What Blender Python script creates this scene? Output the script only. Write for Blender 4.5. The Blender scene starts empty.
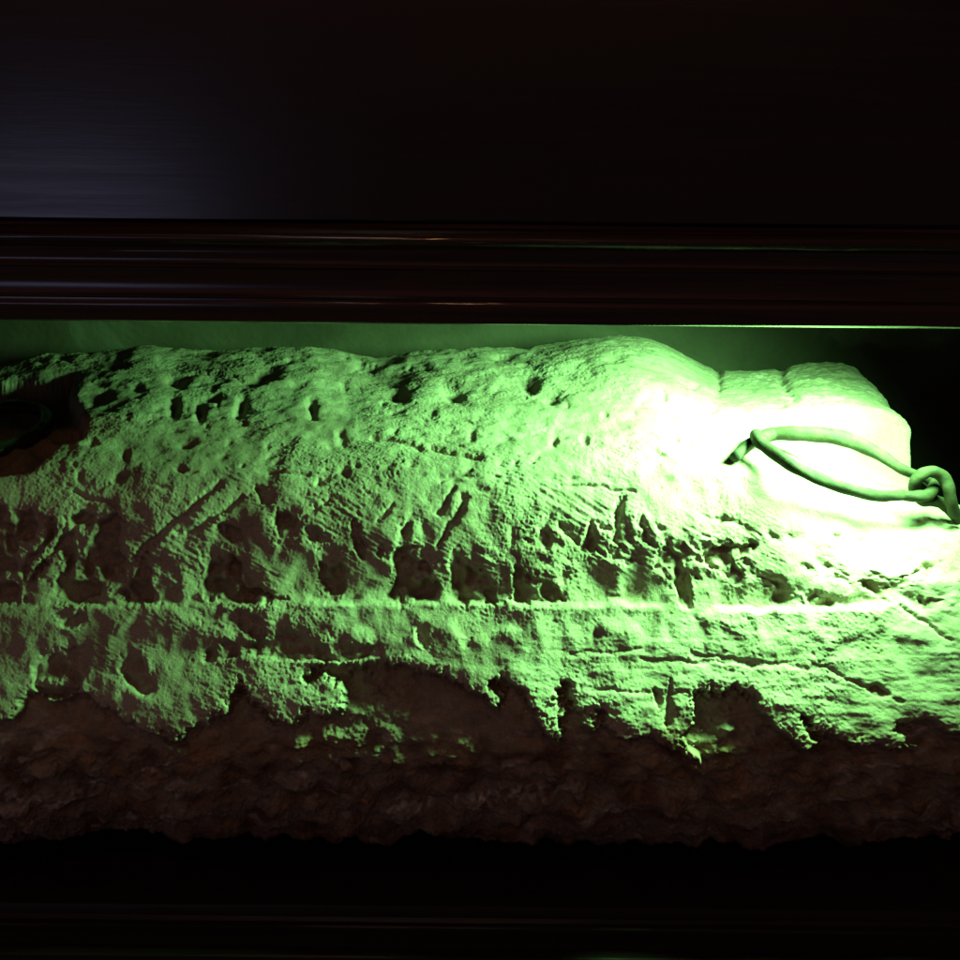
import bpy, math
import numpy as np
from mathutils import Matrix, Vector

scene = bpy.context.scene
COL = scene.collection
rng = np.random.default_rng(7)

# ------------------------------------------------------------------ camera
F = 1159.0                       # focal length in photo pixels (960 px wide)
CAM = np.array([0.0, -0.70, 0.51])
PITCH = math.radians(20.0)
ROLL = math.radians(0.55)
rot = Matrix.Rotation(math.radians(90) - PITCH, 4, 'X') @ Matrix.Rotation(ROLL, 4, 'Z')
RM = np.array(rot.to_3x3())
cam_d = bpy.data.cameras.new("camera")
cam_d.sensor_fit = 'HORIZONTAL'
cam_d.sensor_width = 36.0
cam_d.lens = 36.0 * F / 960.0
cam_d.clip_start = 0.01
cam_d.clip_end = 100
cam = bpy.data.objects.new("camera", cam_d)
cam.matrix_world = Matrix.Translation(Vector(CAM)) @ rot
COL.objects.link(cam)
scene.camera = cam


def project(P):
    q = (P - CAM) @ RM
    d = -q[:, 2]
    return 480 + F * q[:, 0] / d, 480 - F * q[:, 1] / d, d


def unproj_z(px, py, z):
    """point of height z that lies in the direction (px, py)"""
    v = RM @ np.array([(px - 480) / F, -(py - 480) / F, -1.0])
    t = (z - CAM[2]) / v[2]
    return CAM + t * v


def row_z(row, y):
    """height of a point at depth y seen at a given row on the centre line"""
    th = PITCH + math.atan((row - 480) / F)
    return CAM[2] - (y - CAM[1]) * math.tan(th)


# ------------------------------------------------------------------ noise
_perm = rng.permutation(256).astype(np.int32)
_perm = np.concatenate([_perm, _perm, _perm])
_g = rng.normal(size=(256, 3)).astype(np.float32)
_g /= np.linalg.norm(_g, axis=1)[:, None]


def perlin(x, y, z):
    x = x.astype(np.float32); y = y.astype(np.float32); z = z.astype(np.float32)
    xi = np.floor(x); yi = np.floor(y); zi = np.floor(z)
    xf = x - xi; yf = y - yi; zf = z - zi
    xi = xi.astype(np.int32) & 255; yi = yi.astype(np.int32) & 255; zi = zi.astype(np.int32) & 255
    u = xf**3 * (xf * (xf * 6 - 15) + 10)
    v = yf**3 * (yf * (yf * 6 - 15) + 10)
    w = zf**3 * (zf * (zf * 6 - 15) + 10)

    def c(i, j, k):
        h = _perm[_perm[_perm[(xi + i) & 255] + ((yi + j) & 255)] + ((zi + k) & 255)]
        g = _g[h]
        return g[:, 0] * (xf - i) + g[:, 1] * (yf - j) + g[:, 2] * (zf - k)
    a = c(0, 0, 0); b = c(1, 0, 0); n0 = a + u * (b - a)
    a = c(0, 1, 0); b = c(1, 1, 0); n1 = a + u * (b - a)
    m0 = n0 + v * (n1 - n0)
    a = c(0, 0, 1); b = c(1, 0, 1); n0 = a + u * (b - a)
    a = c(0, 1, 1); b = c(1, 1, 1); n1 = a + u * (b - a)
    m1 = n0 + v * (n1 - n0)
    return (m0 + w * (m1 - m0)) * 1.5


def sstep(a, b, x):
    t = np.clip((x - a) / (b - a), 0, 1)
    return t * t * (3 - 2 * t)


# ------------------------------------------------------------------ materials
def new_mat(name):
    m = bpy.data.materials.new(name)
    m.use_nodes = True
    nt = m.node_tree
    bsdf = nt.nodes["Principled BSDF"]
    return m, nt, bsdf


def node(nt, kind, **kw):
    n = nt.nodes.new(kind)
    for k, v in kw.items():
        n.inputs[k].default_value = v
    return n


def ramp(nt, fac, stops):
    r = nt.nodes.new("ShaderNodeValToRGB")
    els = r.color_ramp.elements
    while len(els) < len(stops):
        els.new(0.5)
    for e, (p, c) in zip(els, stops):
        e.position = p
        e.color = (c[0], c[1], c[2], 1)
    nt.links.new(fac, r.inputs[0])
    return r


def stone_material():
    m, nt, b = new_mat("weathered_sandstone")
    L = nt.links
    tc = nt.nodes.new("ShaderNodeTexCoord")
    n1 = node(nt, "ShaderNodeTexNoise", Scale=22.0, Detail=8.0, Roughness=0.65)
    L.new(tc.outputs["Object"], n1.inputs["Vector"])
    r1 = ramp(nt, n1.outputs["Fac"], [(0.28, (0.27, 0.195, 0.15)), (0.5, (0.37, 0.285, 0.225)), (0.72, (0.47, 0.39, 0.31))])
    n2 = node(nt, "ShaderNodeTexNoise", Scale=900.0, Detail=3.0, Roughness=0.7)
    L.new(tc.outputs["Object"], n2.inputs["Vector"])
    r2 = ramp(nt, n2.outputs["Fac"], [(0.3, (0.62, 0.6, 0.58)), (0.62, (1.12, 1.12, 1.12))])
    mx = nt.nodes.new("ShaderNodeMix"); mx.data_type = 'RGBA'; mx.blend_type = 'MULTIPLY'
    mx.inputs["Factor"].default_value = 0.8
    L.new(r1.outputs[0], mx.inputs["A"]); L.new(r2.outputs[0], mx.inputs["B"])
    at = nt.nodes.new("ShaderNodeAttribute"); at.attribute_name = "wear"
    mx2 = nt.nodes.new("ShaderNodeMix"); mx2.data_type = 'RGBA'
    L.new(at.outputs["Fac"], mx2.inputs["Factor"])
    L.new(mx.outputs["Result"], mx2.inputs["A"]); mx2.inputs["B"].default_value = (0.80, 0.62, 0.54, 1)
    # darker mottled brown on the lower broken face and in the front hollows
    at2 = nt.nodes.new("ShaderNodeAttribute"); at2.attribute_name = "brown_tone"
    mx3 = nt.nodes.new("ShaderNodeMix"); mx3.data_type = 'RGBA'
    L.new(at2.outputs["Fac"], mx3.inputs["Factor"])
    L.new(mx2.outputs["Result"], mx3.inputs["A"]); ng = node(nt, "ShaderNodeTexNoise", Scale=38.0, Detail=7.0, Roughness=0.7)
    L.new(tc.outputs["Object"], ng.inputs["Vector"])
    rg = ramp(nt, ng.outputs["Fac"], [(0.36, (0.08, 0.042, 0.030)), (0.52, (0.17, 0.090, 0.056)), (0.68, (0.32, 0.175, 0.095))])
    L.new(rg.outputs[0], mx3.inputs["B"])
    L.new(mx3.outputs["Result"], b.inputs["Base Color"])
    b.inputs["Roughness"].default_value = 0.95
    b.inputs["Specular IOR Level"].default_value = 0.15
    n3 = node(nt, "ShaderNodeTexNoise", Scale=1300.0, Detail=4.0, Roughness=0.7)
    L.new(tc.outputs["Object"], n3.inputs["Vector"])
    bp = node(nt, "ShaderNodeBump", Strength=0.85, Distance=0.0007)
    L.new(n3.outputs["Fac"], bp.inputs["Height"]); L.new(bp.outputs[0], b.inputs["Normal"])
    return m


def wood_material(name, lo, hi, r_lo, r_hi, bump):
    m, nt, b = new_mat(name)
    L = nt.links
    tc = nt.nodes.new("ShaderNodeTexCoord")
    mp = nt.nodes.new("ShaderNodeMapping"); mp.inputs["Scale"].default_value = (2.2, 60, 60)
    L.new(tc.outputs["Object"], mp.inputs["Vector"])
    n1 = node(nt, "ShaderNodeTexNoise", Scale=4.0, Detail=7.0, Roughness=0.62, Distortion=0.4)
    L.new(mp.outputs[0], n1.inputs["Vector"])
    r1 = ramp(nt, n1.outputs["Fac"], [(0.3, lo), (0.7, hi)])
    L.new(r1.outputs[0], b.inputs["Base Color"])
    r2 = ramp(nt, n1.outputs["Fac"], [(0.3, (r_hi,) * 3), (0.7, (r_lo,) * 3)])
    L.new(r2.outputs[0], b.inputs["Roughness"])
    mp2 = nt.nodes.new("ShaderNodeMapping"); mp2.inputs["Scale"].default_value = (9, 150, 150)
    L.new(tc.outputs["Object"], mp2.inputs["Vector"])
    n2 = node(nt, "ShaderNodeTexNoise", Scale=3.0, Detail=5.0, Roughness=0.6)
    L.new(mp2.outputs[0], n2.inputs["Vector"])
    bp = node(nt, "ShaderNodeBump", Strength=bump, Distance=0.0004)
    L.new(n2.outputs["Fac"], bp.inputs["Height"]); L.new(bp.outputs[0], b.inputs["Normal"])
    return m


def wall_material():
    m, nt, b = new_mat("stained_plain_backboard")
    L = nt.links
    tc = nt.nodes.new("ShaderNodeTexCoord")
    n1 = node(nt, "ShaderNodeTexNoise", Scale=9.0, Detail=5.0, Roughness=0.55, Distortion=0.6)
    L.new(tc.outputs["Object"], n1.inputs["Vector"])
    r1 = ramp(nt, n1.outputs["Fac"], [(0.36, (0.032, 0.022, 0.013)), (0.52, (0.056, 0.041, 0.026)), (0.60, (0.068, 0.052, 0.037)), (0.68, (0.12, 0.100, 0.078))])
    L.new(r1.outputs[0], b.inputs["Base Color"])
    b.inputs["Roughness"].default_value = 0.8
    n2 = node(nt, "ShaderNodeTexNoise", Scale=160.0, Detail=4.0)
    L.new(tc.outputs["Object"], n2.inputs["Vector"])
    bp = node(nt, "ShaderNodeBump", Strength=0.3, Distance=0.002)
    L.new(n2.outputs["Fac"], bp.inputs["Height"]); L.new(bp.outputs[0], b.inputs["Normal"])
    return m


def iron_material(name, lo, hi, rough):
    m, nt, b = new_mat(name)
    L = nt.links
    tc = nt.nodes.new("ShaderNodeTexCoord")
    n1 = node(nt, "ShaderNodeTexNoise", Scale=120.0, Detail=6.0, Roughness=0.65)
    L.new(tc.outputs["Object"], n1.inputs["Vector"])
    r1 = ramp(nt, n1.outputs["Fac"], [(0.3, lo), (0.68, hi)])
    L.new(r1.outputs[0], b.inputs["Base Color"])
    b.inputs["Roughness"].default_value = rough
    b.inputs["Specular IOR Level"].default_value = 0.3
    n2 = node(nt, "ShaderNodeTexNoise", Scale=420.0, Detail=5.0, Roughness=0.6)
    L.new(tc.outputs["Object"], n2.inputs["Vector"])
    bp = node(nt, "ShaderNodeBump", Strength=0.45, Distance=0.0008)
    L.new(n2.outputs["Fac"], bp.inputs["Height"]); L.new(bp.outputs[0], b.inputs["Normal"])
    return m


STONE = stone_material()
WOOD = wood_material("dark_polished_mahogany", (0.010, 0.0050, 0.0046), (0.024, 0.011, 0.0095), 0.20, 0.27, 0.07)
WOOD_BASE = wood_material("dull_scuffed_mahogany", (0.010, 0.0045, 0.004), (0.022, 0.009, 0.007), 0.38, 0.50, 0.10)
WOOD_BASE.node_tree.nodes["Principled BSDF"].inputs["Specular IOR Level"].default_value = 0.18
WOOD_RAIL = wood_material("worn_polished_mahogany", (0.016, 0.0060, 0.004), (0.046, 0.016, 0.010), 0.17, 0.25, 0.10)
WALL = wall_material()
IRON = iron_material("worn_wrought_iron", (0.012, 0.009, 0.005), (0.042, 0.032, 0.015), 0.8)
IRON_DARK = iron_material("blackened_iron", (0.018, 0.017, 0.016), (0.042, 0.04, 0.037), 0.24)


def mesh_obj(name, verts, faces, mat, parent=None, smooth=True):
    me = bpy.data.meshes.new(name)
    me.from_pydata([tuple(v) for v in verts], [], faces)
    me.materials.append(mat)
    if smooth:
        me.polygons.foreach_set("use_smooth", [True] * len(me.polygons))
    me.update()
    o = bpy.data.objects.new(name, me)
    COL.objects.link(o)
    if parent:
        o.parent = parent
    return o


# ------------------------------------------------------------------ sculpted relief of the stone
# The relief is laid out on the stone's own skin in millimetre-like units
# (one unit = about 0.65 mm on the front face).
S = 2                                     # relief samples per unit
X0, X1, Y0, Y1 = -150, 1150, 325, 905
GW, GH = (X1 - X0) * S, (Y1 - Y0) * S
gx = X0 + (np.arange(GW) + 0.5) / S
gy = Y0 + (np.arange(GH) + 0.5) / S
H = np.zeros((GH, GW), np.float32)      # pits and strokes (metres)
REC = np.zeros((GH, GW), np.float32)    # soft outlines of the broken-out hollows
RDEP = np.zeros((GH, GW), np.float32)   # how deep each hollow goes
LEDGE = np.zeros((GH, GW), np.float32)


def blur(img, sig):
    r = max(1, int(sig * 3))
    k = np.exp(-0.5 * (np.arange(-r, r + 1) / sig) ** 2); k /= k.sum()
    out = np.zeros_like(img)
    p = np.pad(img, ((0, 0), (r, r)), mode='edge')
    for i, w in enumerate(k):
        out += w * p[:, i:i + img.shape[1]]
    p = np.pad(out, ((r, r), (0, 0)), mode='edge')
    out = np.zeros_like(img)
    for i, w in enumerate(k):
        out += w * p[i:i + img.shape[0], :]
    return out


def poly_mask(pts):
    pts = np.array(pts, float)
    m = np.zeros((GH, GW), bool)
    a = max(0, int((pts[:, 1].min() - Y0) * S) - 1); b = min(GH, int((pts[:, 1].max() - Y0) * S) + 2)
    xs = pts[:, 0]; ys = pts[:, 1]
    for r in range(a, b):
        y = gy[r]
        nx = np.roll(xs, -1); ny = np.roll(ys, -1)
        c = (ys > y) != (ny > y)
        xi = np.sort(xs[c] + (y - ys[c]) / (ny[c] - ys[c]) * (nx[c] - xs[c]))
        for i in range(0, len(xi) - 1, 2):
            m[r, (gx >= xi[i]) & (gx < xi[i + 1])] = True
    return m.astype(np.float32)


def recess(pts, depth, soft=2.6):
    global REC, RDEP
    m = poly_mask(pts)
    REC = np.maximum(REC, np.clip(1.2 * (.45 * blur(m, 1.6 * S) + .55 * blur(m, 6 * S)), 0, 1))
    RDEP = np.maximum(RDEP, (0.0018 + 0.42 * depth) * m)


def pit(cx, cy, rx, ry, depth, ang=0, p=2.0):
    R = max(rx, ry) * 2.2
    a = max(0, int((cy - R - Y0) * S)); b = min(GH, int((cy + R - Y0) * S))
    c = max(0, int((cx - R - X0) * S)); d = min(GW, int((cx + R - X0) * S))
    if a >= b or c >= d:
        return
    yy, xx = np.meshgrid(gy[a:b] - cy, gx[c:d] - cx, indexing='ij')
    t = math.radians(ang)
    u = (xx * math.cos(t) + yy * math.sin(t)) / rx
    v = (-xx * math.sin(t) + yy * math.cos(t)) / ry
    q = (u * u + v * v) ** (p / 2)
    H[a:b, c:d] += -depth * np.exp(-q * 1.2).astype(np.float32)


def groove(pts, width, depth):
    pts = np.array(pts, float)
    lo = pts.min(0) - width * 3; hi = pts.max(0) + width * 3
    a = max(0, int((lo[1] - Y0) * S)); b = min(GH, int((hi[1] - Y0) * S))
    c = max(0, int((lo[0] - X0) * S)); d = min(GW, int((hi[0] - X0) * S))
    yy, xx = np.meshgrid(gy[a:b], gx[c:d], indexing='ij')
    best = np.full(xx.shape, 1e9)
    for (p, q) in zip(pts[:-1], pts[1:]):
        e = q - p
        t = np.clip(((xx - p[0]) * e[0] + (yy - p[1]) * e[1]) / (e @ e), 0, 1)
        best = np.minimum(best, np.hypot(xx - p[0] - t * e[0], yy - p[1] - t * e[1]))
    H[a:b, c:d] += (-depth * np.exp(-(best / width) ** 2)).astype(np.float32)


MM = 0.001
# --- hollows of the upper front face, between the tongues of sound stone
for pts, d in [
    ([(-150, 500), (0, 506), (32, 512), (52, 518), (56, 533), (38, 552), (24, 575), (19, 601), (-150, 602)], 14),
    ([(66, 517), (84, 505), (92, 515), (116, 512), (126, 528), (119, 553), (130, 564), (146, 545), (150, 580), (140, 566), (158, 598), (150, 603),
      (96, 592), (78, 603), (58, 601), (52, 592), (67, 555), (60, 548), (36, 580), (27, 601), (22, 601), (34, 570), (62, 535)], 14),
    ([(160, 550), (166, 556), (165, 572), (158, 566)], 9),
    ([(196, 552), (214, 542), (226, 556), (240, 560), (240, 577), (248, 588), (262, 590), (292, 600), (270, 603), (206, 601), (200, 584), (206, 570)], 14),
    ([(213, 528), (222, 521), (240, 529), (243, 540), (225, 542)], 11),
    ([(270, 517), (288, 511), (296, 516), (298, 528), (288, 548), (276, 556), (282, 540)], 12),
    ([(254, 484), (268, 489), (276, 494), (266, 508), (257, 498)], 9),
    ([(305, 528), (320, 525), (322, 545), (309, 540)], 9),
    ([(320, 532), (330, 540), (345, 570), (344, 594), (330, 597), (316, 580)], 11),
    ([(352, 515), (360, 528), (366, 560), (360, 562), (352, 540)], 9),
    ([(378, 540), (385, 546), (383, 558), (377, 556)], 7),
    ([(398, 523), (411, 521), (408, 540), (399, 538)], 8),
    ([(393, 556), (404, 545), (424, 549), (432, 568), (431, 582), (440, 582), (432, 598), (384, 599), (396, 576)], 14),
    ([(450, 552), (462, 553), (477, 574), (490, 577), (497, 592), (502, 603), (452, 602), (449, 578)], 14),
    ([(513, 564), (526, 573), (548, 580), (556, 590), (566, 602), (546, 604), (513, 600)], 12),
    ([(522, 538), (536, 538), (541, 524), (550, 536), (564, 540), (560, 547), (540, 549), (530, 546)], 10),
    ([(590, 520), (597, 530), (594, 555), (585, 548)], 8),
    ([(606, 548), (630, 551), (640, 560), (632, 563), (612, 560)], 9),
    ([(620, 496), (625, 503), (620, 532), (612, 543), (615, 518)], 8),
    ([(662, 545), (684, 543), (688, 566), (692, 592), (695, 610), (680, 608), (677, 584), (664, 578), (655, 570)], 10),
    ([(700, 547), (735, 545), (757, 544), (750, 556), (735, 560), (745, 583), (734, 586), (724, 570), (708, 568)], 10),
    ([(766, 594), (792, 591), (806, 604), (772, 606)], 10),
    ([(804, 594), (818, 592), (834, 601), (832, 606), (812, 605)], 9),
    ([(858, 582), (874, 580), (890, 585), (912, 573), (948, 559), (930, 575), (896, 592), (884, 600), (872, 592)], 12),
    ([(908, 602), (960, 597), (1000, 600), (960, 607), (915, 607)], 7),
    ([(995, 540), (1060, 560), (1100, 600), (1000, 602)], 8),
]:
    recess(pts, d * MM)
# scattered smaller loss along the band above the ledge
for _ in range(60):
    x = rng.uniform(-140, 960); y = rng.uniform(515, 600)
    pit(x, y, rng.uniform(3, 8), rng.uniform(4, 14), rng.uniform(.6, 2.2) * MM, rng.uniform(-40, 60))
for _ in range(60):
    x = rng.uniform(560, 990); y = rng.uniform(520, 600)
    pit(x, y, rng.uniform(3, 13), rng.uniform(2, 5), rng.uniform(1, 3.2) * MM, rng.uniform(10, 50))

# --- ledge: the upper face falls back a little before the lower course steps out
ledge_x = [-150, 0, 100, 300, 480, 560, 640, 700, 760, 800, 900, 945, 1000, 1150]
ledge_y = [604, 603, 604, 602, 603, 603, 605, 609, 610, 607, 605, 618, 622, 622]
LY = np.interp(gx, ledge_x, ledge_y)[None, :]
dd = gy[:, None] - LY
LEDGE += (-4 * MM * sstep(-60, -8, dd) * (1 - sstep(-4.0, 5.0, dd))).astype(np.float32)
LEDGE += (3 * MM * sstep(-4, 6, dd) * (1 - sstep(20, 70, dd))).astype(np.float32)

# --- holes in the lower course
for pts, d in [
    ([(52, 612), (70, 609), (88, 611), (86, 622), (70, 628), (56, 622)], 9),
    ([(222, 612), (244, 611), (260, 617), (266, 634), (258, 641), (246, 634), (236, 624)], 10),
    ([(203, 650), (214, 641), (246, 643), (268, 642), (280, 636), (284, 624), (296, 634), (318, 640), (345, 646), (378, 644), (384, 655), (352, 662), (300, 661), (270, 657), (240, 655), (208, 663)], 9),
    ([(413, 626), (428, 622), (430, 640), (424, 654), (420, 640)], 7),
    ([(461, 640), (474, 637), (472, 648), (462, 648)], 6),
    ([(586, 630), (602, 628), (606, 634), (592, 637)], 6),
    ([(33, 664), (50, 652), (66, 650), (78, 645), (84, 664), (78, 690), (50, 700), (36, 690)], 9),
    ([(118, 668), (130, 648), (142, 660), (156, 690), (140, 694), (128, 684)], 6),
    ([(866, 684), (884, 686), (894, 694), (886, 699), (872, 694)], 6),
    ([(664, 706), (670, 676), (674, 692), (672, 724), (667, 732)], 5),
    ([(655, 688), (663, 690), (664, 700), (656, 712)], 5),
]:
    recess(pts, d * MM)
# --- broken underside: everything below this ragged edge has split away
edge = [(-150, 690), (-90, 735), (-40, 700), (0, 724), (14, 716), (20, 704), (28, 690), (34, 690), (52, 702), (78, 690), (86, 697), (110, 714), (130, 726), (150, 736),
        (176, 743), (187, 734), (200, 722), (214, 722), (224, 714), (234, 694), (240, 672), (246, 688), (258, 712), (272, 722), (290, 729), (299, 722), (302, 706),
        (310, 708), (318, 716), (338, 711), (347, 704), (345, 690), (338, 679), (324, 676), (312, 682), (304, 684), (300, 668), (330, 664), (380, 663),
        (412, 667), (432, 672), (452, 680), (472, 692), (498, 711), (506, 706), (494, 692), (487, 680), (505, 678), (524, 690), (532, 708), (546, 738), (561, 753), (563, 740), (557, 716), (561, 682),
        (570, 679), (574, 708), (588, 728), (597, 735), (599, 702), (605, 698), (610, 735), (626, 741), (640, 736), (652, 741), (668, 752), (682, 757), (698, 768), (708, 781), (702, 760), (682, 736), (696, 719),
        (694, 689), (720, 692), (746, 689), (766, 716), (792, 741), (822, 763), (827, 757), (812, 737), (800, 713), (812, 718), (826, 734), (846, 745), (872, 746), (904, 753), (927, 751), (902, 736),
        (896, 724), (930, 720), (962, 736), (1000, 744), (1060, 720), (1150, 740)]
m = poly_mask(edge + [(1150, 1000), (-150, 1000)])
REC = np.maximum(REC, .3 * blur(m, 1.6 * S) + .3 * blur(m, 6 * S) + .4 * blur(m, 14 * S))
RDEP = np.maximum(RDEP, 0.0135 * m)
k0 = blur(RDEP, 5 * S); k1 = blur((RDEP > 0).astype(np.float32), 5 * S)
RDEP = k0 / np.maximum(k1, 1e-3)
# small scabs left on the broken face
for (x, y, rx, ry, d) in [(168, 765, 10, 6, 4), (250, 755, 12, 6, 4), (740, 742, 18, 6, 9), (765, 748, 12, 5, 9), (330, 735, 6, 4, 4), (705, 800, 20, 8, 3), (845, 760, 14, 5, 3), (92, 690, 5, 4, 4)]:
    pit(x, y, rx, ry, -d * MM)
# dark vertical creases and a bulging lip near the foot
for _ in range(60):
    pit(rng.uniform(-140, 1000), rng.uniform(740, 850), rng.uniform(5, 26), rng.uniform(4, 14), rng.uniform(-4, 4) * MM, rng.uniform(-30, 30))

# --- chisel pits over the worn top
for (x, y, rx, ry, d, a) in [
    (43, 362, 7, 3, 4, 0), (118, 366, 10, 4, 7, 0), (175, 381, 11, 6, 8, 10), (137, 387, 6, 4, 5, 0), (264, 374, 17, 6, 9, -25), (101, 397, 9, 5, 7, -40),
    (173, 407, 6, 9, 8, 0), (200, 412, 5, 9, 8, 0), (212, 399, 8, 4, 7, -15), (241, 406, 5, 10, 8, 15), (312, 408, 5, 9, 7, 0), (181, 468, 6, 4, 5, 0),
    (185, 443, 7, 5, 4, -30), (118, 475, 5, 9, 6, 35), (125, 454, 4, 5, 4, 30), (80, 474, 4, 7, 5, 0), (90, 445, 7, 3, 4, 0), (98, 384, 8, 3, 4, 0),
    (367, 369, 13, 5, 8, 5), (398, 395, 12, 8, 9, 5), (452, 391, 12, 8, 9, 20), (465, 355, 12, 4, 6, 0), (503, 358, 13, 4, 6, 10), (530, 385, 10, 8, 8, 0),
    (552, 400, 9, 6, 7, -10), (343, 440, 7, 6, 4, 0), (340, 433, 5, 4, 4, 0), (472, 434, 4, 7, 4, 10), (555, 440, 4, 6, 5, 0), (585, 440, 4, 6, 5, 0), (343, 470, 6, 7, 4, 0),
    (270, 470, 12, 4, 4, 0), (455, 480, 8, 6, 4, 0), (663, 396, 4, 5, 4, 0), (655, 452, 10, 3, 4, 30), (300, 382, 12, 4, 4, -20), (590, 372, 8, 5, 3, 0), (615, 358, 9, 4, 3, 0)]:
    pit(x, y, rx * 1.05, ry * 1.05, d * MM * 0.58, a, 2.2)
for _ in range(150):
    y = rng.uniform(352, 500)
    pit(rng.uniform(60, 720), y, rng.uniform(2.5, 9), rng.uniform(1.5, 4), rng.uniform(.4, 1.8) * MM, rng.uniform(-40, 20))
# chisel strokes
for pts, w, d in [
    ([(221, 482), (196, 505), (160, 532), (134, 558)], 3.2, 6), ([(242, 496), (214, 516), (188, 534)], 2.8, 5),
    ([(455, 490), (447, 500), (439, 512)], 2.8, 5), ([(464, 498), (452, 522), (441, 546)], 3.0, 6), ([(470, 470), (440, 480)], 2.5, 3),
    ([(622, 498), (614, 540)], 3, 6), ([(592, 522), (586, 550)], 3, 6), ([(372, 437), (398, 441), (420, 448)], 2.2, 4), ([(432, 446), (456, 452), (480, 457)], 2.2, 4.5),
    ([(560, 487), (600, 486), (632, 491)], 1.8, 3), ([(74, 492), (96, 498), (116, 508)], 2.2, 4), ([(270, 472), (308, 474)], 2.2, 3),
    ([(170, 380), (196, 373), (230, 375), (256, 384)], 2.4, 3), ([(560, 525), (578, 545)], 2.5, 4), ([(640, 520), (652, 545)], 2.5, 4), ([(395, 505), (380, 520)], 2.2, 3),
    ([(718, 366), (718, 376), (720, 388)], 4.0, 5), ([(784, 364), (781, 376), (784, 388), (794, 397)], 5.0, 6), ([(330, 500), (300, 515)], 2, 3), ([(900, 606), (950, 640)], 2.2, 4),
    ([(640, 660), (760, 664)], 2.0, 2), ([(600, 690), (690, 694)], 2.0, 2), ([(690, 655), (820, 668), (900, 700)], 2.4, 2.5), ([(570, 655), (640, 650)], 2, 2)]:
    groove(pts, w, d * MM * 0.62)
# socket of the ring at the far-left end
sock = [(-150, 376), (0, 386), (20, 381), (46, 379), (66, 374), (76, 371), (69, 384), (66, 394), (76, 402), (81, 414), (82, 430), (78, 438), (60, 441), (49, 449), (38, 459), (28, 469), (0, 474), (-150, 476)]
sm = .6 * blur(poly_mask(sock), 1.2 * S) + .4 * blur(poly_mask(sock), 4 * S)
H = H * (1 - sm) - (21 + 4 * (np.sin(gx[None, :] / 7.0 + np.sin(gy[:, None] / 5.0) * 1.5) * np.sin(gy[:, None] / 9.0 + gx[None, :] / 23.0))) * MM * sm
RECB = blur(REC, 6 * S)
# --- pale fresh chips, in colour
WEAR = np.zeros_like(H)


def dab(img, x, y, rx, ry, v):
    yy, xx = np.meshgrid(gy - y, gx - x, indexing='ij')
    np.maximum(img, v * np.exp(-((xx / rx) ** 2 + (yy / ry) ** 2)), out=img)


for (x, y, rx, ry, v) in [(90, 806, 6, 14, .9), (14, 816, 22, 8, .7), (64, 820, 22, 7, .7), (25, 840, 10, 4, .5), (128, 842, 7, 7, .6), (166, 836, 9, 5, .6), (178, 812, 10, 6, .5), (150, 792, 12, 5, .3),
                          (300, 800, 30, 5, .3), (352, 806, 8, 5, .4), (392, 826, 14, 5, .7), (425, 828, 22, 5, .7), (452, 820, 7, 10, .7), (484, 818, 16, 7, .8), (520, 810, 28, 6, .7), (570, 806, 16, 6, .5),
                          (604, 825, 24, 6, .5), (520, 866, 9, 6, .5), (575, 888, 14, 3, .4), (600, 855, 10, 4, .4), (722, 846, 16, 4, .4), (820, 880, 14, 4, .5), (905, 838, 8, 8, .5), (930, 842, 7, 6, .5), (670, 846, 10, 3, .3), (770, 825, 18, 5, .3), (960, 845, 12, 8, .5)]:
    dab(WEAR, x, y, rx, ry, v)


def sample(img, px, py):
    fx = np.clip((px - X0) * S - 0.5, 0, GW - 1.001); fy = np.clip((py - Y0) * S - 0.5, 0, GH - 1.001)
    ix = fx.astype(np.int32); iy = fy.astype(np.int32)
    tx = (fx - ix).astype(np.float32); ty = (fy - iy).astype(np.float32)
    a = img[iy, ix] * (1 - tx) + img[iy, ix + 1] * tx
    b = img[iy + 1, ix] * (1 - tx) + img[iy + 1, ix + 1] * tx
    return a * (1 - ty) + b * ty


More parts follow.
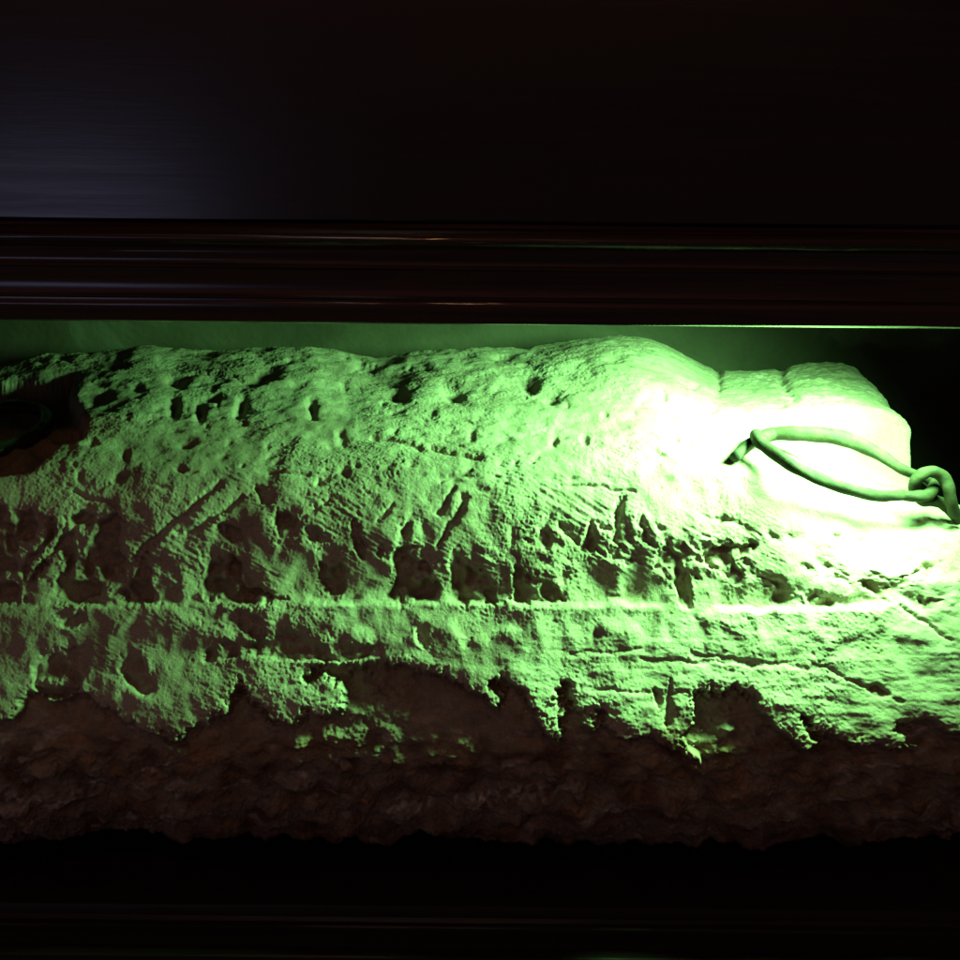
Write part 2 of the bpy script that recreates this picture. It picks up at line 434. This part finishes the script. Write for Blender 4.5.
# ------------------------------------------------------------------ the stone block
def build_stone():
    # cross-section from the back foot, over the top, down the front, under the foot
    rows = [(352, 0.300), (380, 0.200), (420, 0.100), (450, 0.046), (466, 0.027), (480, 0.018), (510, 0.004), (545, -0.006), (600, -0.019),
            (650, -0.035), (700, -0.051), (740, -0.062), (768, -0.066), (786, -0.063), (808, -0.051), (830, -0.034), (848, -0.008)]
    prof = [(0.335, -0.055), (0.340, 0.10), (0.336, 0.22), (0.322, 0.256)]
    prof += [(y, row_z(r, y)) for r, y in rows]
    prof += [(0.03, -0.058), (0.10, -0.0605)]
    prof = np.array(prof)
    # smooth the control polyline by Catmull-Rom
    pts = []
    n = len(prof)
    for i in range(n - 1):
        p0, p1, p2, p3 = prof[max(i - 1, 0)], prof[i], prof[i + 1], prof[min(i + 2, n - 1)]
        t = np.linspace(0, 1, 40, endpoint=False)[:, None]
        pts.append(0.5 * ((2 * p1) + (-p0 + p2) * t + (2 * p0 - 5 * p1 + 4 * p2 - p3) * t**2 + (-p0 + 3 * p1 - 3 * p2 + p3) * t**3))
    pts = np.concatenate(pts + [prof[-1:]])
    seg = np.hypot(*np.diff(pts, axis=0).T)
    # vertex density: fine on what faces the viewer, coarse behind and beneath
    mid = 0.5 * (pts[1:] + pts[:-1])
    dens = np.where(mid[:, 0] > 0.305, 0.35, 1.0)
    dens = np.where((mid[:, 0] > 0.06) & (mid[:, 0] <= 0.305), 0.85, dens)
    dens = np.where(mid[:, 0] < 0.06, 1.35, dens)
    dens = np.where(mid[:, 1] < -0.045, 0.25, dens)
    cum = np.concatenate([[0], np.cumsum(seg * dens)])
    NV = 980
    s = np.linspace(0, cum[-1], NV)
    py_ = np.interp(s, cum, pts[:, 0]); pz_ = np.interp(s, cum, pts[:, 1])
    XL, XR, r = -0.44, 0.327, 0.019
    NU = 1180
    X = np.linspace(XL, XR, NU)
    # rounded ends: shrink the section towards its core
    t = np.clip((np.abs(X - 0.5 * (XL + XR)) - (0.5 * (XR - XL) - r)) / r, 0, 1)
    inset = r * (1 - np.sqrt(np.clip(1 - t * t, 0, 1)))
    # normals of the section
    ty = np.gradient(py_); tz = np.gradient(pz_)
    l = np.hypot(ty, tz); ny, nz = tz / l, -ty / l
    # outward = away from the core
    sgn = np.sign((py_ - 0.15) * ny + (pz_ - 0.10) * nz); flip = np.sign(np.median(sgn))
    ny, nz = ny * flip, nz * flip
    XX = np.repeat(X[None, :], NV, 0)
    YY = py_[:, None] - ny[:, None] * inset[None, :]
    ZZ = pz_[:, None] - nz[:, None] * inset[None, :]
    NX = np.zeros_like(XX) + (np.sign(X) * t)[None, :]
    NY = np.repeat(ny[:, None], NU, 1) * np.sqrt(1 - np.minimum(t, .98) ** 2)[None, :]
    NZ = np.repeat(nz[:, None], NU, 1) * np.sqrt(1 - np.minimum(t, .98) ** 2)[None, :]
    P = np.stack([XX, YY, ZZ], -1).reshape(-1, 3)
    P[:, 0] += 0.045 * sstep(0.24, 0.325, P[:, 0]) * (1 - sstep(0.05, 0.14, P[:, 1]))
    P[:, 0] += 0.013 * sstep(0.24, 0.325, P[:, 0]) * sstep(0.15, 0.26, P[:, 1])
    N = np.stack([NX, NY, NZ], -1).reshape(-1, 3)
    N /= np.maximum(np.linalg.norm(N, axis=1), 1e-6)[:, None]
    px, pv, dep = project(P)
    # gross form: worn back edge and the channel cut for the ring at the right end
    sil_x = [-150, 0, 18, 40, 70, 100, 140, 180, 240, 310, 350, 380, 425, 480, 520, 545, 600, 640, 665, 690, 712, 722, 740, 778, 788, 810, 850, 872, 890, 905, 1100]
    sil_y = [366, 365, 361, 357, 355, 352, 348, 352, 350, 346, 357, 360, 351, 349, 352, 345, 337, 339, 347, 360, 369, 374, 371, 372, 369, 364, 365, 368, 375, 380, 384]
    dn = np.arange(-200.0, 1200.0, 2.0)
    kk = np.exp(-0.5 * (np.arange(-15, 16) / 4.5) ** 2); kk /= kk.sum()
    want = np.interp(px, dn, np.convolve(np.pad(np.interp(dn, sil_x, sil_y), 15, mode='edge'), kk, mode='valid'))
    base_row = 352 + (px - 480) * math.tan(ROLL)
    w = (1 - sstep(365, 440, pv)) * sstep(0.16, 0.25, P[:, 2])
    P[:, 2] += -(want - base_row) * dep / F * w
    drop = 0.052 * sstep(0.17, 0.31, P[:, 0]) * (1 - sstep(0.128, 0.150, P[:, 1] + 0.006 * np.sin(P[:, 0] * 60))) * sstep(0.185, 0.25, P[:, 2])
    P[:, 2] -= drop
    px, pv, dep = project(P)
    # relief, with a ragged warp so no edge is clean
    q = P * 1000.0
    z0 = np.zeros(len(P), np.float32)
    wx = 4.0 * perlin(px / 24, pv / 24, z0 + 3) + 2.0 * perlin(px / 8, pv / 8, z0 + 9) + 1.7 * perlin(px / 3.6, pv / 3.6, z0 + 5) + 0.8 * perlin(px / 1.8, pv / 1.8, z0 + 6)
    wy = 4.0 * perlin(px / 24, pv / 24, z0 + 33) + 2.0 * perlin(px / 8, pv / 8, z0 + 39) + 1.7 * perlin(px / 3.6, pv / 3.6, z0 + 35) + 0.8 * perlin(px / 1.8, pv / 1.8, z0 + 36)
    top = 1 - sstep(470, 500, pv)
    h = sample(H, px + wx * (1 - .55 * top), pv + wy * (1 - .6 * top))
    rag = (0.70 * perlin(px / 15, pv / 15, z0 + 210) + 0.55 * perlin(px / 6.5, pv / 6.5, z0 + 220) + 0.34 * perlin(px / 3.2, pv / 3.2, z0 + 230)
           + 0.22 * perlin(px / 1.7, pv / 1.7, z0 + 240))
    wxs = 3.0 * perlin(px / 26, pv / 26, z0 + 3); wys = 2.5 * perlin(px / 26, pv / 26, z0 + 33)
    rm = sample(REC, px + wxs, pv + wys)
    low = sstep(640, 690, pv)
    cut = sstep(0.20 - .10 * low, 1.02 - .10 * low, rm + (0.85 - 0.25 * low) * rag * (4 * rm * (1 - rm) + 0.20 * sstep(0.0, 0.1, rm)))
    cut = cut * (1 - low) + low * np.clip(1.25 * (0.5 * cut + 0.5 * cut * cut), 0, 1)
    brk = sstep(-.30, .22, perlin(px / 23, pv / 30, z0 + 260) + .45 * perlin(px / 9, pv / 11, z0 + 262) + .2 * rag)
    cut = cut * (low + (1 - low) * (.22 + .78 * brk))
    # a shallow crumbled zone round each hollow
    zone = sstep(0.02, 0.5, sample(RECB, px, pv))
    rd = sample(RDEP, px, pv)
    h = np.minimum(h, -cut * rd) + 0.0022 * zone * (rag - 0.1) * (1 - cut) + cut * 0.0044 * (perlin(px / 19, pv / 15, z0 + 250) + rag * .55)
    lm = .08 + .92 * sstep(-.35, .35, perlin(px / 60, pv / 40, z0 + 8) + .5 * perlin(px / 21, pv / 26, z0 + 8))
    h += lm * sample(LEDGE, px, pv + 3.0 * perlin(px / 55, z0 + 1, z0 + 2) + 2.4 * perlin(px / 17, pv / 17, z0 + 4) + 1.5 * rag)
    vis = sstep(330, 350, pv) * (P[:, 1] < 0.318)
    h = h * vis
    x, y, z = q[:, 0], q[:, 1], q[:, 2]
    hb = 2.6 * perlin(x / 46, y / 46, z / 46) + 1.5 * perlin(x / 19, y / 19, z / 19 + 7)
    hb += 0.75 * perlin(x / 8.5, y / 8.5, z / 8.5)
    n4 = perlin(x / 4.1, y / 4.1, z / 4.1)
    n5 = perlin(x / 2.0, y / 2.0, z / 2.0)
    rough = 0.6 + 0.8 * sstep(-0.3, 0.5, perlin(x / 60, y / 60, z / 60 + 50))
    n6 = perlin(x / 1.15, y / 1.15, z / 1.15)
    hb += rough * (0.20 * n4 + 0.27 * n5 - 0.15 * np.abs(n5) + 0.28 * n6)
    n7 = perlin(x / 4.6 + z / 9, y / 3.5, z / 1.5 + x / 5)
    hb += 0.30 * n7 * sstep(-.2, .4, perlin(x / 40, y / 40, z / 40 + 90))
    cr = perlin(x / 5.5, y / 5.5, z / 5.5 + 31)
    hb -= 0.5 * sstep(0.46, 0.70, cr) * rough
    # tooling: fine slanting dressing lines on the upper face, laminar bedding on the lower course
    a1 = x * 0.45 + z * 0.9
    tool = perlin(a1 / 2.1, (x * 0.9 - z * 0.45) / 22, z0 + 80)
    hb += 0.60 * (1 - .65 * sstep(600, 720, px)) * tool * sstep(440, 490, pv) * (1 - sstep(560, 600, pv)) * sstep(-.2, .3, perlin(x / 55, y / 55, z / 55 + 20))
    bed = perlin(x / 34, z / 5.0, z0 + 100) + .5 * perlin(x / 20, z / 2.4, z0 + 120)
    hb += 0.5 * bed * sstep(612, 640, pv) * (1 - sstep(735, 790, pv)) * sstep(380, 620, px)
    lump = sstep(0.21, 0.26, P[:, 0]) * sstep(0.10, 0.16, P[:, 1])
    hb += lump * (1.6 * perlin(x / 14, y / 14, z / 14 + 61) + 1.0 * perlin(x / 6, y / 6, z / 6 + 62) - 0.9 * np.abs(perlin(x / 9, y / 9, z / 9 + 63)))
    # pitted, grainy break surface low down
    hb += (1.0 * perlin(x / 18, z / 11, y / 9 + 40) + 0.55 * perlin(x / 6, z / 4.5, y / 5 + 44) + 0.5 * perlin(x / 2.6, z / 2.2, y / 3 + 47)) * sstep(690, 760, pv)
    P += N * (h + hb * 0.001)[:, None]
    foot = sstep(770, 830, pv)
    P += N * (foot * (0.011 * perlin(x / 75, z0 + 3, z0 + 5) + 0.008 * perlin(x / 30, z / 30, z0 + 15)))[:, None]
    # never below the shelf
    P[:, 2] = np.maximum(P[:, 2], -0.0625)
    # colour fields
    wear = sample(WEAR, px + 2.2 * wx, pv + 1.6 * wy) * sstep(-.35, .35, perlin(px / 7, pv / 5, z0 + 60))
    wear += 0.35 * sstep(.35, .6, perlin(x / 14, y / 14, z / 9 + 12)) * sstep(700, 740, pv)
    gr = sstep(695, 770, pv + 14 * perlin(px / 60, pv / 40, z0 + 66)) * (.62 + .38 * sstep(-.3, .4, perlin(px / 30, pv / 20, z0 + 61)))  # darker brown towards the foot, in uneven patches
    gr = np.maximum(gr, 0.45 * sstep(2.0, 7.0, -h * 1000) * sstep(500, 520, pv))  # darker brown with depth in the front hollows
    gr = gr * (1 - 0.9 * sstep(10, 24, -h * 1000) * (px < 100) * (pv < 480))  # socket keeps the paler colour, to lift its shade
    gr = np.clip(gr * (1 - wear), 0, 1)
    # faces
    idx = np.arange(NV * NU).reshape(NV, NU)
    a = idx[:-1, :-1].ravel(); b = idx[1:, :-1].ravel(); c = idx[1:, 1:].ravel(); d = idx[:-1, 1:].ravel()
    quads = np.stack([a, b, c, d], 1)
    # close the underside and the ends
    caps = []
    under = np.stack([idx[-1, :-1], idx[0, :-1], idx[0, 1:], idx[-1, 1:]], 1)
    coreL = len(P); coreR = len(P) + 1
    P = np.vstack([P, [[XL - 0.0, 0.15, 0.10]], [[XR + 0.0, 0.15, 0.10]]])
    wear = np.append(wear, [0, 0]); gr = np.append(gr, [0, 0])
    ring = np.arange(NV)
    nxt = np.roll(ring, -1)
    triL = np.stack([idx[nxt, 0], idx[ring, 0], np.full(NV, coreL)], 1)
    triR = np.stack([idx[ring, -1], idx[nxt, -1], np.full(NV, coreR)], 1)
    quads = np.vstack([quads, under])
    # orientation check
    p0, p1, p2 = P[quads[len(quads) // 2, 0]], P[quads[len(quads) // 2, 1]], P[quads[len(quads) // 2, 2]]
    nn = np.cross(p1 - p0, p2 - p0)
    if nn @ (p0 - np.array([p0[0], 0.15, 0.10])) < 0:
        quads = quads[:, ::-1]; triL = triL[:, ::-1]; triR = triR[:, ::-1]
    me = bpy.data.meshes.new("sandstone_block")
    loops = np.concatenate([quads.ravel(), triL.ravel(), triR.ravel()]).astype(np.int32)
    nq, ntri = len(quads), 2 * NV
    starts = np.concatenate([np.arange(nq) * 4, nq * 4 + np.arange(ntri) * 3]).astype(np.int32)
    origin = np.array([0.0, 0.15, -0.0625])
    me.vertices.add(len(P)); me.vertices.foreach_set("co", (P - origin).astype(np.float32).ravel())
    me.loops.add(len(loops)); me.loops.foreach_set("vertex_index", loops)
    me.polygons.add(nq + ntri); me.polygons.foreach_set("loop_start", starts)
    me.update(calc_edges=True)
    me.validate()
    me.polygons.foreach_set("use_smooth", np.ones(len(me.polygons), bool))
    for nm, arr in (("wear", wear), ("brown_tone", gr)):
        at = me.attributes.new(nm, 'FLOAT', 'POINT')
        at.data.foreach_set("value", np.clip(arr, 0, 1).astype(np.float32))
    me.materials.append(STONE)
    o = bpy.data.objects.new("sandstone_block", me)
    o.location = origin
    COL.objects.link(o)
    return o


stone = build_stone()
stone["label"] = "long rough sandstone block with pitted top and broken front lying in the dark cabinet"
stone["category"] = "stone"

# ------------------------------------------------------------------ the cabinet
cab = bpy.data.objects.new("display_cabinet", None)
cab.location = (0, 0.16, -0.08)
COL.objects.link(cab)
cab["label"] = "dark polished wooden display cabinet with moulded rails framing the green-lit stone"
cab["category"] = "cabinet"
CL = Vector(cab.location)
W = 0.85


def extrude_profile(name, prof, x0, x1, mat, bevel=0.0, sharp=24):
    """closed (y, z) outline extruded along x, subdivided a little so long grain catches light unevenly"""
    n = len(prof)
    xs = np.linspace(x0, x1, 60)
    verts = []
    for i, x in enumerate(xs):
        for j, (y, z) in enumerate(prof):
            wob = 0.00025 * math.sin(x * 9 + j) + 0.0002 * math.sin(x * 23 + 2 * j)
            verts.append((x - CL.x, y - CL.y, z - CL.z + wob))
    faces = []
    for i in range(len(xs) - 1):
        for j in range(n):
            k = (j + 1) % n
            faces.append((i * n + j, i * n + k, (i + 1) * n + k, (i + 1) * n + j))
    faces.append(tuple(range(n))[::-1])
    faces.append(tuple((len(xs) - 1) * n + j for j in range(n)))
    o = mesh_obj(name, verts, faces, mat, cab)
    import bmesh
    bm = bmesh.new(); bm.from_mesh(o.data)
    bmesh.ops.recalc_face_normals(bm, faces=bm.faces)
    for e in bm.edges:
        if len(e.link_faces) == 2 and e.calc_face_angle(0) > math.radians(sharp):
            e.smooth = False
    bm.to_mesh(o.data); bm.free()
    return o


def arc(r0, y0, r1, y1, bulge, n=9):
    """moulding curve from row r0 to r1, bulging by `bulge` metres towards the viewer"""
    out = []
    for i in range(n + 1):
        t = i / n
        y = y0 + (y1 - y0) * t - bulge * math.sin(math.pi * t)
        r = r0 + (r1 - r0) * t
        out.append((y, row_z(r, y)))
    return out


# upper moulding
mp = [(-0.062, row_z(222.6, -0.080)), (-0.0785, row_z(225, -0.0785)), (-0.0800, row_z(228, -0.0800))]
mp += arc(230.5, -0.0850, 250, -0.0868, 0.0070, 16)
mp += [(-0.0862, row_z(252, -0.0862)), (-0.0858, row_z(254, -0.0858))]
mp += arc(256, -0.0858, 266, -0.0853, -0.0006, 6)
mp += [(-0.0868, row_z(267.5, -0.0868)), (-0.0865, row_z(269.5, -0.0865)), (-0.0848, row_z(271, -0.0848))]
mp += arc(274, -0.0846, 297, -0.0834, -0.0012, 8)
mp += [(-0.0846, row_z(298.5, -0.0846)), (-0.0843, row_z(300.0, -0.0843)), (-0.0834, row_z(301.0, -0.0834))]
mp += arc(303, -0.0834, 315, -0.0828, 0.0008, 8)
mp += [(-0.0824, row_z(317, -0.0824)), (-0.0821, row_z(322.0, -0.0821)), (-0.0816, row_z(323.2, -0.0816)), (-0.0804, row_z(324.1, -0.0804)), (-0.078, row_z(324.4, -0.078))]
mp += [(-0.062, row_z(322.8, -0.062))]
extrude_profile("moulding", mp, -W, W, WOOD_RAIL)
# fascia panel above it
zt = row_z(221.0, -0.080)
extrude_profile("fascia_panel", [(-0.080, 0.80), (-0.080, zt), (-0.0785, zt - 0.0012), (-0.064, zt - 0.0012), (-0.064, 0.80)], -W, W, WOOD)
# base rail
bp_ = [(-0.0420, row_z(904, -0.0520)), (-0.0520, row_z(905, -0.0520)), (-0.0540, row_z(907, -0.0540)), (-0.0552, row_z(911, -0.0552))]
bp_ += [(-0.0560, row_z(918, -0.0560))]
bp_ += [(-0.0585, row_z(923, -0.0585))] + arc(924, -0.0610, 934, -0.0640, 0.0028, 6) + [(-0.0635, row_z(938, -0.0635))]
bp_ += [(-0.0650, row_z(948, -0.0650)), (-0.0680, row_z(951, -0.0680))] + arc(952, -0.0700, 966, -0.0740, 0.004, 6)
bp_ += [(-0.0760, row_z(985, -0.0760)), (-0.0760, -0.26), (-0.0420, -0.26)]
extrude_profile("base_rail", bp_, -W, W, WOOD_BASE)


def box(name, lo, hi, mat):
    import bmesh
    bm = bmesh.new()
    bmesh.ops.create_cube(bm, size=1.0)
    for v in bm.verts:
        v.co = Vector([lo[i] + (v.co[i] + .5) * (hi[i] - lo[i]) - CL[i] for i in range(3)])
    bmesh.ops.bevel(bm, geom=bm.edges[:], offset=0.0012, segments=2, affect='EDGES')
    me = bpy.data.meshes.new(name); bm.to_mesh(me); bm.free()
    me.materials.append(mat)
    o = bpy.data.objects.new(name, me); COL.objects.link(o); o.parent = cab
    return o


box("back_panel", (-W, 0.385, -0.08), (W, 0.400, 0.60), WALL)
box("floor_board", (-W, -0.041, -0.083), (W, 0.383, -0.0635), WOOD)
box("side_panel", (-W - 0.022, -0.062, -0.08), (-W - 0.002, 0.400, 0.60), WOOD)
box("side_panel", (W + 0.002, -0.062, -0.08), (W + 0.022, 0.400, 0.60), WOOD)
box("ceiling_board", (-W, -0.061, 0.602), (W, 0.400, 0.620), WOOD)


# ------------------------------------------------------------------ ironwork
def smooth_path(pts, n=14, closed=False):
    P = np.array(pts, float); m = len(P); out = []
    last = m if closed else m - 1
    for i in range(last):
        if closed:
            p0, p1, p2, p3 = P[(i - 1) % m], P[i], P[(i + 1) % m], P[(i + 2) % m]
        else:
            p0, p1, p2, p3 = P[max(i - 1, 0)], P[i], P[i + 1], P[min(i + 2, m - 1)]
        for k in range(n):
            t = k / n
            out.append(0.5 * ((2 * p1) + (-p0 + p2) * t + (2 * p0 - 5 * p1 + 4 * p2 - p3) * t**2 + (-p0 + 3 * p1 - 3 * p2 + p3) * t**3))
    if not closed:
        out.append(P[-1])
    return np.array(out)


def tube(path, closed=False, seg=20, seed=0):
    """path rows: x, y, z, radius; hammered round bar with blunt ends"""
    r = np.random.default_rng(seed)
    C = path[:, :3]; R = path[:, 3]; n = len(C)
    T = np.roll(C, -1, 0) - np.roll(C, 1, 0) if closed else np.gradient(C, axis=0)
    T /= np.linalg.norm(T, axis=1)[:, None]
    up = np.array([0, 0, 1.0]); A = []
    a = np.cross(T[0], up)
    if np.linalg.norm(a) < 1e-3:
        a = np.cross(T[0], [0, 1.0, 0])
    a /= np.linalg.norm(a)
    for i in range(n):
        a = a - T[i] * (a @ T[i]); a /= np.linalg.norm(a); A.append(a.copy())
    A = np.array(A); B = np.cross(T, A)
    verts = []; ph = r.uniform(0, 6, 4)
    for i in range(n):
        for k in range(seg):
            th = 2 * math.pi * k / seg
            f = 1 + 0.045 * math.sin(2 * th + i * .11 + ph[0]) + 0.04 * math.sin(3 * th - i * .23 + ph[1]) + 0.03 * math.sin(i * .5 + ph[2])
            verts.append(C[i] + R[i] * f * (A[i] * math.cos(th) + B[i] * math.sin(th)))
    faces = []
    for i in range(n if closed else n - 1):
        j = (i + 1) % n
        for k in range(seg):
            l = (k + 1) % seg
            faces.append((i * seg + k, i * seg + l, j * seg + l, j * seg + k))
    if not closed:
        for end, i, s in ((0, 0, -1), (1, n - 1, 1)):
            c = len(verts); verts.append(C[i] + T[i] * s * R[i] * 0.35)
            for k in range(seg):
                l = (k + 1) % seg
                faces.append((c, i * seg + l, i * seg + k) if s < 0 else (c, i * seg + k, i * seg + l))
    return verts, faces


def merged(name, tubes, mat):
    V, Fc = [], []
    for v, f in tubes:
        o = len(V); V += list(v); Fc += [tuple(i + o for i in q) for q in f]
    c = np.mean(np.array(V), 0); c[2] = np.array(V)[:, 2].min()
    ob = mesh_obj(name, [v - c for v in V], Fc, mat)
    ob.location = c
    return ob


def pt(px, py, z, r):
    return list(unproj_z(px, py, z)) + [r]


# the ring on the bright end: a bent bar whose back half overruns the joint at the left
back = smooth_path([pt(735, 457, 0.2625, .0036), pt(746, 447, 0.2640, .0042), pt(757, 440, 0.2655, .0040), pt(772, 434.5, 0.2660, .0050), pt(800, 433.5, 0.2685, .0055),
                    pt(830, 436, 0.2660, .0054), pt(856, 443, 0.2620, .0050), pt(880, 455, 0.2560, .0044), pt(900, 468, 0.2490, .0037), pt(918, 476, 0.2430, .0034),
                    pt(930, 481, 0.2390, .0036), pt(934, 488, 0.2360, .0038), pt(927, 495, 0.2340, .0040), pt(914, 496.5, 0.2335, .0040), pt(902, 495, 0.2340, .0035)])
front = smooth_path([pt(756, 434, 0.2680, .0040), pt(758, 440, 0.2705, .0046), pt(768, 449, 0.2685, .0042), pt(790, 464, 0.2650, .0041), pt(815, 477, 0.2560, .0042), pt(845, 488, 0.2470, .0043),
                     pt(872, 495, 0.2400, .0041), pt(890, 496, 0.2360, .0036), pt(904, 495, 0.2340, .0036)])
ring = merged("iron_ring", [tube(back, seed=1), tube(front, seed=2)], IRON)
ring["label"] = "worn iron ring resting on the glaring right end of the stone, bar end jutting out"
ring["category"] = "ring"
ring["group"] = "iron rings at the ends of the stone"
# the link fixed in the end of the stone
link = smooth_path([pt(916, 494, 0.2310, .0040), pt(914.5, 484, 0.2400, .0041), pt(921, 475, 0.2475, .0041), pt(932, 471.5, 0.2500, .0041), pt(943, 477, 0.2460, .0041), pt(949, 489, 0.2385, .0041),
                    pt(951, 502, 0.2290, .0042), pt(960, 520, 0.2120, .0042), pt(955, 512, 0.2140, .0042), pt(945, 503, 0.2220, .0041), pt(932, 500, 0.2255, .0040), pt(922, 499, 0.2275, .0040)][:7] +
                   [pt(955, 515, 0.2180, .0043)])
link2 = smooth_path([pt(916, 494, 0.2310, .0040), pt(922, 500, 0.2270, .0041), pt(934, 501, 0.2250, .0042), pt(945, 505, 0.2215, .0043), pt(955, 514, 0.2150, .0043), pt(962, 526, 0.2040, .0043)])
lk = merged("iron_link", [tube(link, seed=3), tube(link2, seed=4)], IRON)
lk["label"] = "small curled iron link gripping the ring at the far right edge of the stone"
lk["category"] = "link"
# the ring in the dark socket
lp = []
c0 = unproj_z(-18, 437, 0.240)
for k in range(24):
    a = 2 * math.pi * k / 24
    lp.append([c0[0] + 0.045 * math.cos(a), c0[1] + 0.062 * math.sin(a), 0.2445 + 0.0015 * math.sin(a + 1), 0.0054])
r2 = merged("iron_ring", [tube(smooth_path(lp, 6, True), True, seed=5)], IRON_DARK)
r2["label"] = "blackened iron ring lying in the dark hollow at the left end of the stone"
r2["category"] = "ring"
r2["group"] = "iron rings at the ends of the stone"


# ------------------------------------------------------------------ lamps
def aim(o, target):
    d = Vector(target) - o.location
    o.rotation_euler = d.to_track_quat('-Z', 'Y').to_euler()


def spot(name, loc, tgt, power, color, size, blend, radius):
    l = bpy.data.lights.new(name, 'SPOT'); l.energy = power; l.color = color
    l.spot_size = math.radians(size); l.spot_blend = blend; l.shadow_soft_size = radius
    o = bpy.data.objects.new(name, l); o.location = loc; COL.objects.link(o); aim(o, tgt)
    return o


def area(name, loc, tgt, power, color, sx, sy):
    l = bpy.data.lights.new(name, 'AREA'); l.shape = 'RECTANGLE'; l.size = sx; l.size_y = sy
    l.energy = power; l.color = color
    o = bpy.data.objects.new(name, l); o.location = loc; COL.objects.link(o); aim(o, tgt)
    return o


spot("green_case_lamp", (0.280, 0.010, 0.366), (0.175, 0.075, 0.20), 54.0, (0.262, 1.0, 0.305), 126, 1.0, 0.045)
area("cool_window", (-0.84, -1.75, 0.15), (-0.25, -0.08, 0.45), 0.62, (0.56, 0.58, 1.0), 0.48, 0.32)
area("warm_room_lamp", (-0.25, -1.5, 2.3), (0, 0, 0.1), 1.7, (1.0, 0.78, 0.66), 0.25, 0.25)
area("added_red_light", (-0.1, -2.2, 0.80), (0, 0, 0.5), 0.26, (1.0, 0.24, 0.27), 2.0, 0.15)  # unseen red strip light, added to redden the top of the fascia
lb = bpy.data.lights.new("orange_bulb", 'POINT'); lb.energy = 4.6; lb.color = (1.0, 0.44, 0.18); lb.shadow_soft_size = 0.04
ob = bpy.data.objects.new("orange_bulb", lb); ob.location = (-0.08, -1.6, 1.30); COL.objects.link(ob)

wd = bpy.data.worlds.new("World"); scene.world = wd
wd.use_nodes = True
bg = wd.node_tree.nodes["Background"]
bg.inputs[0].default_value = (1.0, 0.88, 0.80, 1); bg.inputs[1].default_value = 0.028

scene.view_settings.view_transform = 'Standard'
scene.view_settings.look = 'None'
scene.view_settings.exposure = 0
scene.view_settings.gamma = 1
scene.cycles.use_denoising = True
scene.cycles.max_bounces = 6
scene.cycles.sample_clamp_indirect = 4
